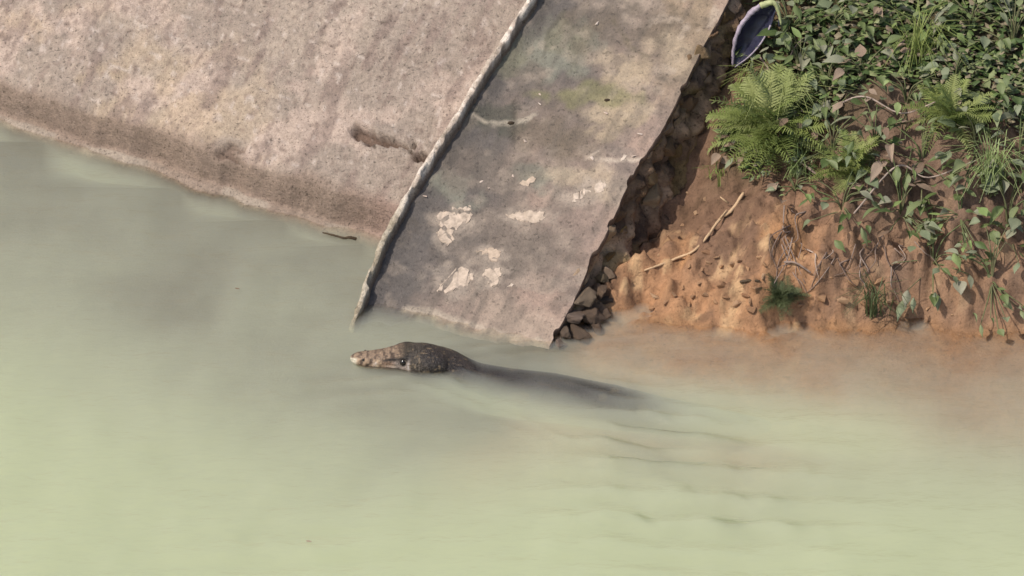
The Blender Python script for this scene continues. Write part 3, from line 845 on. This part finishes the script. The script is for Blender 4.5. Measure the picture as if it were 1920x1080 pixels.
hc = mixc(hc, alb(36, 26, 22, .6), .98*np.exp(-((hz-.74-(sv_-.09)*3.0)/.17)**2)*sstep(sv_, .048, .066)*sstep(sv_, .125, .108))
hc = mixc(hc, alb(60, 46, 38, .6), .8*np.exp(-((hz+.24)/.08)**2)*sstep(sv_, .01, .02))
hc = mixc(hc, alb(40, 30, 26, .6), .85*np.exp(-((sv_-.098)/.009)**2)*np.exp(-((hz-.34)/.26)**2))
dome = mixc(np.broadcast_to(np.array(alb(84, 74, 62, .6)), BVt.shape), np.array(alb(66, 54, 48, .6)), sstep(hz, .3, -.3))
hc = mixc(hc, dome, sstep(sv_ + .002*sn1, .1135, .118))
hc = mixc(hc, alb(222, 210, 202), .9*np.exp(-((sv_-.1115-.004*(hz-.2)**2)/.0022)**2)*np.exp(-((hz-.15)/.42)**2))
c = mixc(c, hc, headm)
nape = sstep(sv_, .116, .128)*sstep(sv_, .225, .190)
strip = np.sin(sv_*2*math.pi/.0066 + 2.4*sn1 + 1.5*hz)
c = mixc(c, alb(168, 154, 138, .65), .7*sstep(strip + .6*sn2, .35, .85)*sstep(sn1, -.45, .25)*nape*sstep(hz + .35*sn1, .78, .30)*sstep(hz, -.5, -.1))
c = mixc(c, alb(34, 28, 24, .6), .6*sstep(-strip + .5*sn2, .40, .85)*nape*sstep(hz + .4*sn1, .85, .35))
c = mixc(c, alb(176, 152, 118), .5*sstep(vnoise(BVt[:, 0]*240, BVt[:, 1]*240, BVt[:, 2]*240, 136), .35, .7)*sstep(sv_, .10, .12)*sstep(sv_, .24, .19))
c = mixc(c, c*.5, .8*sstep(sn2, .15, .6)*sstep(sv_, .035, .05))
c = mixc(c, np.minimum(c*1.7, .6), .6*sstep(-sn2, .25, .7)*sstep(sv_, .035, .05))
c = mixc(c, alb(190, 170, 145), sstep(hz, -.6, -.9)*.8*sstep(sv_, .115, .10))
at = bme.color_attributes.new('tint', 'FLOAT_COLOR', 'POINT')
cc = np.ones((len(BVt), 4), np.float32); cc[:, :3] = c; at.data.foreach_set('color', cc.ravel())
bme.materials.clear(); bme.materials.append(M['hide'])
bme.polygons.foreach_set('use_smooth', [True]*len(bme.polygons))
base = px(800, 690, 0)
liz = empty('water_monitor', base)
tag(liz, 'large water monitor lizard swimming with its head above the green water', 'lizard')
bo = bpy.data.objects.new('body', bme); COL.objects.link(bo); bo.parent = liz; bo.location = -base
p, t, sd = at_s(.099)
if sd.y > 0: sd = -sd
for sg in (1, -1):
    bm = bmesh.new(); bmesh.ops.create_uvsphere(bm, u_segments=16, v_segments=10, radius=.0062)
    me = bpy.data.meshes.new('eye'); bm.to_mesh(me); bm.free(); me.polygons.foreach_set('use_smooth', [True]*len(me.polygons)); me.materials.append(M['eye'])
    o = bpy.data.objects.new('eye', me); COL.objects.link(o); o.parent = liz
    o.location = p + sd*sg*.0255 + Vector((0, 0, .0095)) - base
    bm = bmesh.new(); bmesh.ops.create_uvsphere(bm, u_segments=10, v_segments=6, radius=.0026)
    me = bpy.data.meshes.new('nostril'); bm.to_mesh(me); bm.free(); me.materials.append(M['dark_hole'])
    o = bpy.data.objects.new('nostril', me); COL.objects.link(o); o.parent = liz
    p2, t2, sd2 = at_s(.026)
    if sd2.y > 0: sd2 = -sd2
    o.location = p2 + sd2*sg*.0145 + Vector((0, 0, .0085)) - base

# ------------------------------------------------------------------ things lying about
def thing_tube(name, pts, r0, r1, mat, label, cat, group=None, extra=()):
    m_ = MB(); o0 = Vector(pts[0])
    m_.tube([Vector(p)-o0 for p in pts], r0, r1, 7, .18)
    for ex, a, b in extra: m_.tube([Vector(p)-o0 for p in ex], a, b, 6, .15)
    o = m_.build(name, mat); o.location = o0
    return tag(o, label, cat, group)
def smooth_pts(pts, n=8): return [Vector(p) for p in catmull(np.array([list(p) for p in pts]), n)]
def gpt(x, y, dz=0.004): p = px_ground(x, y); return p + Vector((0, 0, dz))
br = smooth_pts([gpt(1394, 372, .012), gpt(1372, 404, .012), gpt(1350, 424, .016), gpt(1326, 452, .010), gpt(1300, 476, .006), gpt(1270, 492, .010), gpt(1240, 504, .010), gpt(1208, 514, .008)])
b1 = gpt(1350, 424, .016); b2 = gpt(1366, 395, .016)
thing_tube('fallen_branch', br, .0034, .0020, M['twig'], 'long thin bent dry branch lying across the clay slope', 'branch',
           extra=[([b1, b1+Vector((.012, .0, .02))], .0025, .001), ([b2, b2+Vector((-.016, .004, .012))], .002, .001)])
wt = smooth_pts([px(605, 436, .004), px(622, 440, .005), px(644, 446, .003), px(656, 445, .005), px(668, 448, .001)])
thing_tube('floating_twig', wt, .0013, .0034, M['dark_twig'], 'short dark twig floating at the foot of the embankment', 'twig')
st_ = smooth_pts([gpt(1388, 532), gpt(1405, 531, .006), gpt(1424, 530)])
thing_tube('short_stick', st_, .0028, .002, M['dark_twig'], 'short brown stick half buried in the orange clay', 'stick')

clod_me = [hull_mesh('clay_clod', M['clod'], 400+i, 10, (1, .9, .8)) for i in range(6)]
cl = [(1295, 500), (1318, 506), (1330, 492), (1352, 500), (1376, 497), (1391, 487), (1402, 505), (1426, 484), (1436, 496), (1449, 478), (1340, 520), (1310, 530), (1282, 540), (1262, 552),
      (1300, 556), (1322, 552), (1342, 565), (1361, 556), (1382, 570), (1398, 556), (1412, 566), (1290, 572), (1250, 568), (1232, 556), (1352, 535), (1420, 545), (1436, 520), (1408, 580), (1222, 580),
      (1345, 482), (1325, 476), (1500, 572), (1240, 480), (1262, 446), (1232, 436), (1280, 420), (1305, 400), (1322, 375), (1292, 362), (1540, 560), (1580, 566), (1622, 570), (1668, 566), (1700, 590), (1560, 520), (1600, 530), (1740, 580), (1790, 590), (1650, 530)]
for i, (x, y) in enumerate(cl):
    p = px_ground(x, y)
    o = link_copy(clod_me[i % 6], 'clay_clod', ground)
    s = random.uniform(.005, .014)
    o.location = p + Vector((0, 0, s*0.15)); o.scale = (s*random.uniform(.9, 1.5), s, s)
    o.rotation_euler = (random.uniform(-.4, .4), random.uniform(-.4, .4), random.uniform(0, 6.28))

# ------------------------------------------------------------------ plants
def leaf_mesh(name, mat, L=1.0, W=0.6, fold=0.18, curl=0.25, n=7, pointed=1.0):
    v, f = [], []
    for i in range(n+1):
        t = i/n
        w = W*0.5*(math.sin(math.pi*min(1, t**0.8))**(0.7+0.4*pointed)) if 0 < i < n else 0.01*W
        z = -curl*L*t*t
        for sgn in (-1, -0.5, 0, 0.5, 1):
            v.append((t*L, sgn*w, z + abs(sgn)*w*fold*2 + 0.02*math.sin(7*t+sgn*4)))
    for i in range(n):
        for k in range(4):
            a = i*5+k
            f.append((a, a+1, a+6, a+5))
    me = bpy.data.meshes.new(name)
    me.from_pydata(v, [], f); me.polygons.foreach_set('use_smooth', [True]*len(f)); me.materials.append(mat)
    return me
LEAF = {}
for kind, args in {'dark': (M['leaf_dark'], 1, .62), 'grey': (M['leaf_grey'], 1, .78), 'lime': (M['leaf_lime'], 1, .6), 'dry': (M['leaf_dry'], 1, .7)}.items():
    LEAF[kind] = [leaf_mesh('leaf', *args, fold=f_, curl=c_, pointed=p_) for f_, c_, p_ in ((.1, .15, 1), (.25, .35, .6), (.05, .5, .8), (.3, .2, 1.8), (-.15, .6, 1.4))]
def frond_mesh(name, mat, L=1.0, pinn=22, wide=0.22, droop=0.55, seed=0):
    rnd = random.Random(seed)
    m_ = MB()
    pts = [Vector((t*L*math.cos(.4), 0, L*(math.sin(.9)*t*0.75 - droop*t*t))) for t in np.linspace(0, 1, 9)]
    m_.tube(pts, .010*L, .003*L, 4)
    P_ = np.array([list(p) for p in pts]); tt = np.linspace(0, 1, 9)
    for i in range(pinn):
        t = 0.12 + 0.86*i/pinn
        p = Vector([np.interp(t, tt, P_[:, k]) for k in range(3)])
        ln = wide*L*math.sin(math.pi*(0.12+0.86*t))**0.7*rnd.uniform(.75, 1.2)
        for sgn in (-1, 1):
            d = Vector((.55, sgn*1.0, rnd.uniform(-.15, .45))).normalized()
            q = p + d*ln
            sd_ = d.cross(Vector((0, 0, 1))).normalized()
            m_.strip([p, p+d*ln*.55+Vector((0, 0, .01*L)), q - Vector((0, 0, .04*L))], .016*L, .004*L, sd_)
    me_o = m_.build(name, mat)
    me = me_o.data; bpy.data.objects.remove(me_o)
    return me
FROND = [frond_mesh('frond', M['leaf_bright'], 1, 22, .20, .5+.1*i, i) for i in range(4)]
FROND_D = [frond_mesh('frond', M['grass'], 1, 18, .22, .5+.1*i, 20+i) for i in range(3)]

def leafy_plant(x, y, label, kinds, n, size, spread, height, name='leafy_plant', group='leafy plants on the bank', cat='plant', dz=0.0):
    b = px_ground(x, y)
    root = empty(name, b + Vector((0, 0, dz)))
    tag(root, label, cat, group)
    ends = []
    n = int(n*1.4)
    for i in range(n):
        an = random.uniform(0, 2*math.pi); rr = spread*math.sqrt(random.random())
        hh = height*random.uniform(.45, 1.0)*(1-0.4*(rr/spread)**2)
        X, Y = rr*math.cos(an), rr*math.sin(an)*1.1 - 0.15*spread
        gz = float(ground_z(b.x+X, b.y+Y)) - b.z
        ends.append(Vector((X, Y, max(gz, -spread) + hh)))
    for i, e in enumerate(ends):
        if i % 2 == 0:
            ms = MB()
            ms.tube(smooth_pts([(0, 0, -.01), (e.x*.3, e.y*.3, e.z*.6), tuple(e)], 4), .0018, .0009, 5)
            ms.build('stem', M['stem'], root)
        me = random.choice(LEAF[random.choice(kinds)])
        o = link_copy(me, 'leaf', root)
        s = size*random.uniform(.5, 1.1)
        o.scale = (s*random.uniform(.75, 1.25), s*random.uniform(.5, 1.2), s*random.uniform(.4, 1.8)); o.location = e
        an = math.atan2(e.y, e.x) + random.uniform(-.9, .9)
        o.rotation_euler = (random.uniform(-.45, .45), random.uniform(-.5, .35), an)
    return root
def fern(x, y, label, n, size, meshes, name='fern', cat='fern', group=None, squash=1.0):
    b = px_ground(x, y)
    root = empty(name, b - Vector((0, 0, .006)))
    tag(root, label, cat, group)
    for i in range(n):
        o = link_copy(meshes[i % len(meshes)], 'frond', root)
        s = size*random.uniform(.6, 1.1)
        o.scale = (s, s, s*squash)
        o.rotation_euler = (random.uniform(-.25, .25), random.uniform(-1.15, .15), 2*math.pi*i/n*2.618 + random.uniform(-.3, .3))
        o.location = (random.uniform(-.012, .012), random.uniform(-.012, .012), random.uniform(0, .012))
    return root

fern(1448, 262, 'feathery bright green fern in the sunny gap beside the chute', 100, .150, FROND)
fern(1466, 566, 'small dark green fern tuft at the edge of the water', 80, .060, FROND_D, group=None)
leafy_plant(1480, 70, 'dark green leafy plant above the feathery fern', ['dark', 'dark', 'grey'], 26, .034, .07, .09)
leafy_plant(1432, 110, 'grey green round leaved plant beside the purple leaf', ['grey', 'dark'], 14, .026, .04, .05)
leafy_plant(1385, 268, 'pale grey leaved creeper between rubble wall and fern', ['grey', 'dry', 'grey'], 16, .026, .040, .035)
leafy_plant(1425, 318, 'lime leaved seedling clump hanging below the feathery fern', ['lime', 'lime', 'grey'], 14, .018, .030, .035)
leafy_plant(1492, 255, 'dry brown leaved weed right of the feathery fern', ['dry', 'dry', 'grey', 'dark'], 18, .030, .045, .05)
leafy_plant(1490, 352, 'sparse yellow green weed over the hanging roots', ['lime', 'dark', 'grey'], 14, .020, .040, .04)
leafy_plant(1500, 150, 'dark leaved bush with a few lime shoots', ['dark', 'dark', 'lime', 'grey'], 24, .030, .06, .08)
leafy_plant(1440, 20, 'dark leaved shrub behind the purple curled leaf', ['dark', 'dark', 'dark', 'grey'], 26, .034, .07, .06)
# the bank goes on beyond the photograph's crop
more = [(1560, 60), (1640, 40), (1730, 70), (1820, 50), (1900, 80), (1550, 170), (1620, 150), (1700, 190), (1790, 160), (1880, 190),
        (1560, 280), (1640, 270), (1730, 300), (1830, 280), (1910, 310), (1580, 390), (1690, 400), (1800, 400), (1890, 420), (1750, 490), (1860, 520)]
desc = ['broad dark leaved shrub', 'grey green leaved shrub', 'mixed dark and lime leaved shrub', 'dry leaved straggly weed']
kset = [['dark', 'dark', 'grey'], ['grey', 'grey', 'dark'], ['dark', 'lime', 'dark'], ['dry', 'grey', 'dark']]
rown = ['the topmost row', 'the second row', 'the third row', 'the fourth row', 'the lowest row']
cnt = {}
for i, (x, y) in enumerate(more):
    row = 0 if y < 100 else 1 if y < 200 else 2 if y < 330 else 3 if y < 450 else 4
    cnt[row] = cnt.get(row, 0)+1
    q = (i*7+row) % 4
    leafy_plant(x, y, '%s, %s in %s at far right' % (desc[q], ['leftmost', 'second from left', 'third from left', 'fourth from left', 'fifth from left'][cnt[row]-1], rown[row]), kset[q], 20, random.uniform(.024, .036), .075, .07)
fern(1600, 330, 'feathery bright green fern to the right among dark shrubs', 36, .10, FROND, name='fern')
fern(1780, 240, 'feathery bright green fern at the far right of the bank', 36, .11, FROND, name='fern')
def grass_tuft(x, y, label, n, size, mat='leaf_bright'):
    b_ = px_ground(x, y); m_ = MB()
    for i in range(n):
        an = random.uniform(0, 6.28); l = size*random.uniform(.5, 1.15); o0 = Vector((random.gauss(0, .012), random.gauss(0, .012), -.004))
        d = Vector((math.cos(an), math.sin(an), 0)); k1 = random.uniform(.15, .6)
        m_.strip([o0, o0+d*l*.25*k1+Vector((0, 0, l*.5)), o0+d*l*.7*k1+Vector((0, 0, l*.8)), o0+d*l*(.5+k1)+Vector((0, 0, l*random.uniform(.35, .9)))], .0016, .0003, d.cross(Vector((0, 0, 1))))
    o = m_.build('grass_tuft', M[mat]); o.location = b_
    return tag(o, label, 'grass')
grass_tuft(1640, 585, 'sparse grass tuft at the water right of the dark fern', 40, .09, 'grass')
grass_tuft(1478, 215, 'thin bright grass blades rising through the feathery fern', 60, .11)
grass_tuft(1408, 168, 'short grass tuft below the purple curled leaf', 40, .07)
grass_tuft(1500, 330, 'drooping pale grass tuft over the hanging roots', 40, .08, 'leaf_lime')
grass_tuft(1352, 330, 'tiny grass tuft where the clay meets the rubble wall', 18, .035, 'leaf_bright')
grass_tuft(1720, 130, 'long grass tuft among the far right shrubs', 60, .13)
grass_tuft(1860, 350, 'long grass tuft low among the far right shrubs', 60, .12, 'leaf_lime')
for i, (pp, lab) in enumerate([([(1420, 130), (1460, 160), (1490, 120), (1512, 90)], 'pale bare vine running above the feathery fern'), ([(1400, 290), (1440, 300), (1470, 285), (1500, 300)], 'thin bare vine below the feathery fern'),
                               ([(1560, 230), (1620, 210), (1690, 240), (1760, 220)], 'long bare vine across the far right shrubs'), ([(1600, 430), (1680, 350), (1740, 360), (1830, 330)], 'bare vine climbing the bank at far right')]):
    thing_tube('vine', smooth_pts([gpt(x_, y_, random.uniform(.02, .045)) for x_, y_ in pp]), .0020, .0011, M['root'], lab, 'vine')

# hanging grey roots at the right
def roots(x0, x1, y0, y1, n, label):
    b = px_ground((x0+x1)/2, y0)
    root = empty('root_tangle', b); tag(root, label, 'roots')
    for i in range(n):
        x, y = random.uniform(x0, x1), random.uniform(y0, (y0+y1)/2)
        pts = [(x, y)]
        for k_i in range(3):
            x += random.uniform(-26, 22); y += random.uniform(.0, .5)*(y1-y0)*.6
            pts.append((x, min(y, y1)))
        P3 = [px_ground(a, b_)+Vector((0, 0, random.uniform(.002, .016))) - b for a, b_ in pts]
        m_ = MB(); m_.tube(smooth_pts(P3, 4), random.uniform(.0008, .0020), .0005, 5, .15)
        m_.build('root', M['root'], root)
roots(1462, 1512, 385, 560, 12, 'tangle of thin grey roots hanging over the clay')
roots(1540, 1720, 450, 570, 16, 'wide tangle of grey roots further right along the clay')
thing_tube('bent_twig', smooth_pts([gpt(1478, 320, .02), gpt(1500, 330, .03), gpt(1530, 352, .03)]), .003, .002, M['root'], 'grey twig sticking out below the dry weed', 'twig')
thing_tube('pale_twig', smooth_pts([gpt(1470, 500, .01), gpt(1492, 510, .02), gpt(1520, 528, .02)]), .0024, .0016, M['root'], 'pale twig beside the dark fern tuft at the water', 'twig')

# fallen dry leaves between wall and fern
for i, (x, y, lab) in enumerate([(1372, 262, 'pale dry leaf standing against the rubble wall'), (1352, 316, 'bleached dry leaf at the upper edge of the bare clay'), (1498, 285, 'brown dry leaf at the right under the dark bush'),
                                 (1395, 225, 'narrow dry leaf at the left foot of the feathery fern'), (1440, 372, 'small cream dry leaf on the mossy clay'), (1466, 386, 'cream dry leaf under the yellow green weed')]):
    o = link_copy(random.choice(LEAF['dry']), 'dry_leaf'); s = random.uniform(.022, .036)
    o.location = px_ground(x, y) + Vector((0, 0, .012)); o.scale = (s, s, s)
    o.rotation_euler = (random.uniform(-.6, .6), random.uniform(-.9, .2), random.uniform(0, 6.28))
    tag(o, lab, 'leaf', 'fallen dry leaves')

# dark purple curled leaf with pale rim
b = px_ground(1376, 128) + Vector((0, 0, .01))
leaf = empty('curled_leaf', b)
tag(leaf, 'long dark purple curled leaf with pale rim and yellow bent tip', 'leaf')
axis_px = [(1376, 126, .0), (1386, 100, .020), (1400, 70, .045), (1418, 40, .070), (1436, 18, .090), (1452, 8, .100)]
def off(x, y, dz):
    """points of the leaf: rising off the bank in its own upright plane"""
    d = ray(x, y)
    t = (b.y - 0.02 + dz*0.35 - CAM.y)/d.y
    return CAM + d*t - b
left_rim = [off(*p) for p in [(1374, 124, 0), (1375, 95, .01), (1382, 65, .02), (1396, 38, .03), (1418, 16, .04), (1440, 6, .05), (1452, 6, .05), (1460, 22, .04), (1464, 46, .02)]]
right_rim = [off(*p) for p in [(1378, 126, 0), (1400, 110, -.01), (1420, 90, -.01), (1436, 66, .0), (1446, 44, .02), (1450, 28, .03), (1454, 20, .04), (1461, 28, .035), (1465, 48, .018)]]
NL = 40
lr = np.array([list(p) for p in smooth_pts(left_rim, 6)]); rr_ = np.array([list(p) for p in smooth_pts(right_rim, 6)])
nl = min(len(lr), len(rr_)); lr, rr_ = lr[:nl], rr_[:nl]
tt = np.linspace(0, 1, nl)
rowsL = []
for q in np.linspace(0, 1, 11):
    mid = lr*(1-q)+rr_*q
    dep = math.sin(math.pi*q)*np.linalg.norm(lr-rr_, axis=1)*0.45
    mid = mid + np.stack([0*dep+dep*.15, dep*.9, -dep*.3], -1)
    rowsL.append(mid)
LP = np.stack(rowsL, 1)
cr = fbm(LP[..., 0]*70, LP[..., 1]*70, LP[..., 2]*70, 3, 190)
LP = LP + cr[..., None]*np.array([.003, .004, .003])
bl_ = grid_obj('blade', LP, M['purple'], leaf)
sm = bl_.modifiers.new('thickness', 'SOLIDIFY'); sm.thickness = .0012
cut = int(nl*.55)
m_ = MB(); m_.tube([Vector(p) for p in lr[:cut+1]], .0028, .0056, 6, .3); m_.build('rim', M['rim'], leaf)
m_ = MB(); m_.tube([Vector(p) for p in rr_[:cut-2]], .0016, .0018, 6, .1); m_.build('rim', M['rim'], leaf)
m_ = MB(); m_.tube([Vector(p) for p in lr[cut:]], .0066, .0026, 7, .12); m_.build('tip', M['tip'], leaf)

# low ground cover of small leaves under the shrubs: nobody could count it
gc = MB(); gcc = []
rg = random.Random(77)
tries = 0
cands = []
while len(cands) < 17000:
    X, Y = rg.uniform(.36, 1.35), rg.uniform(.05, 1.25)
    u_, v_ = uv_of(X, Y)
    if v_ > .235 + .03*math.sin(u_*14): cands.append((X, Y))
CA = np.array(cands)
dens = fbm(CA[:, 0]*6, CA[:, 1]*6, 0, 3, 151)
tq = CA[:, 1] - yw(CA[:, 0])
keep = (dens + sstep(tq, .28, .42)*1.3 - 1.0*sstep(tq, .34, .22) > .05)
CA = CA[keep]
CZ = ground_z(CA[:, 0], CA[:, 1])
for (X, Y), Z in zip(CA, CZ):
    l = rg.uniform(.011, .027); an = rg.uniform(0, 6.28); p = Vector((X, Y, Z + rg.uniform(.002, .03)))
    d = Vector((math.cos(an), math.sin(an), rg.uniform(-.5, .6))).normalized()
    sd_ = d.cross(Vector((rg.uniform(-.4, .4), rg.uniform(-.4, .4), 1))).normalized()*l*rg.uniform(.22, .38)
    b0 = len(gc.v); nz = sd_.cross(d).normalized()*l*.12
    gc.v += [p, p+d*l*.45-sd_-nz, p+d*l*.5+nz*.3, p+d*l*.45+sd_-nz, p+d*l]
    gc.f += [(b0, b0+2, b0+1), (b0, b0+3, b0+2), (b0+1, b0+2, b0+4), (b0+2, b0+3, b0+4)]
    tint = rg.choice([(.08, .125, .035), (.14, .185, .06), (.22, .25, .11), (.06, .095, .03), (.24, .20, .13)])
    gcc += [tint]*5
cover = mesh_obj('ground_cover', gc.v, gc.f, M['cover'], None, np.array(gcc))
tag(cover, 'low small leaved green ground cover under the shrubs', 'ground cover', kind='stuff')

# floating leaf, pale fleck, and a water glint built as a flat piece
for (x, y, sz, lab) in [(1483, 650, .007, 'tiny white leaf floating on the brown water by the clay'), (440, 540, .011, 'pale fleck on the water below the embankment'), (573, 1014, .012, 'pale glint on the water at the lower left, made as a flat piece')]:
    o = link_copy(LEAF['dry'][0], 'pale_fleck'); o.location = px(x, y, .0015); o.scale = (sz, sz*.6, sz*.1); o.rotation_euler = (0, 0, random.uniform(-.5, .5))
    tag(o, lab, 'leaf scrap')
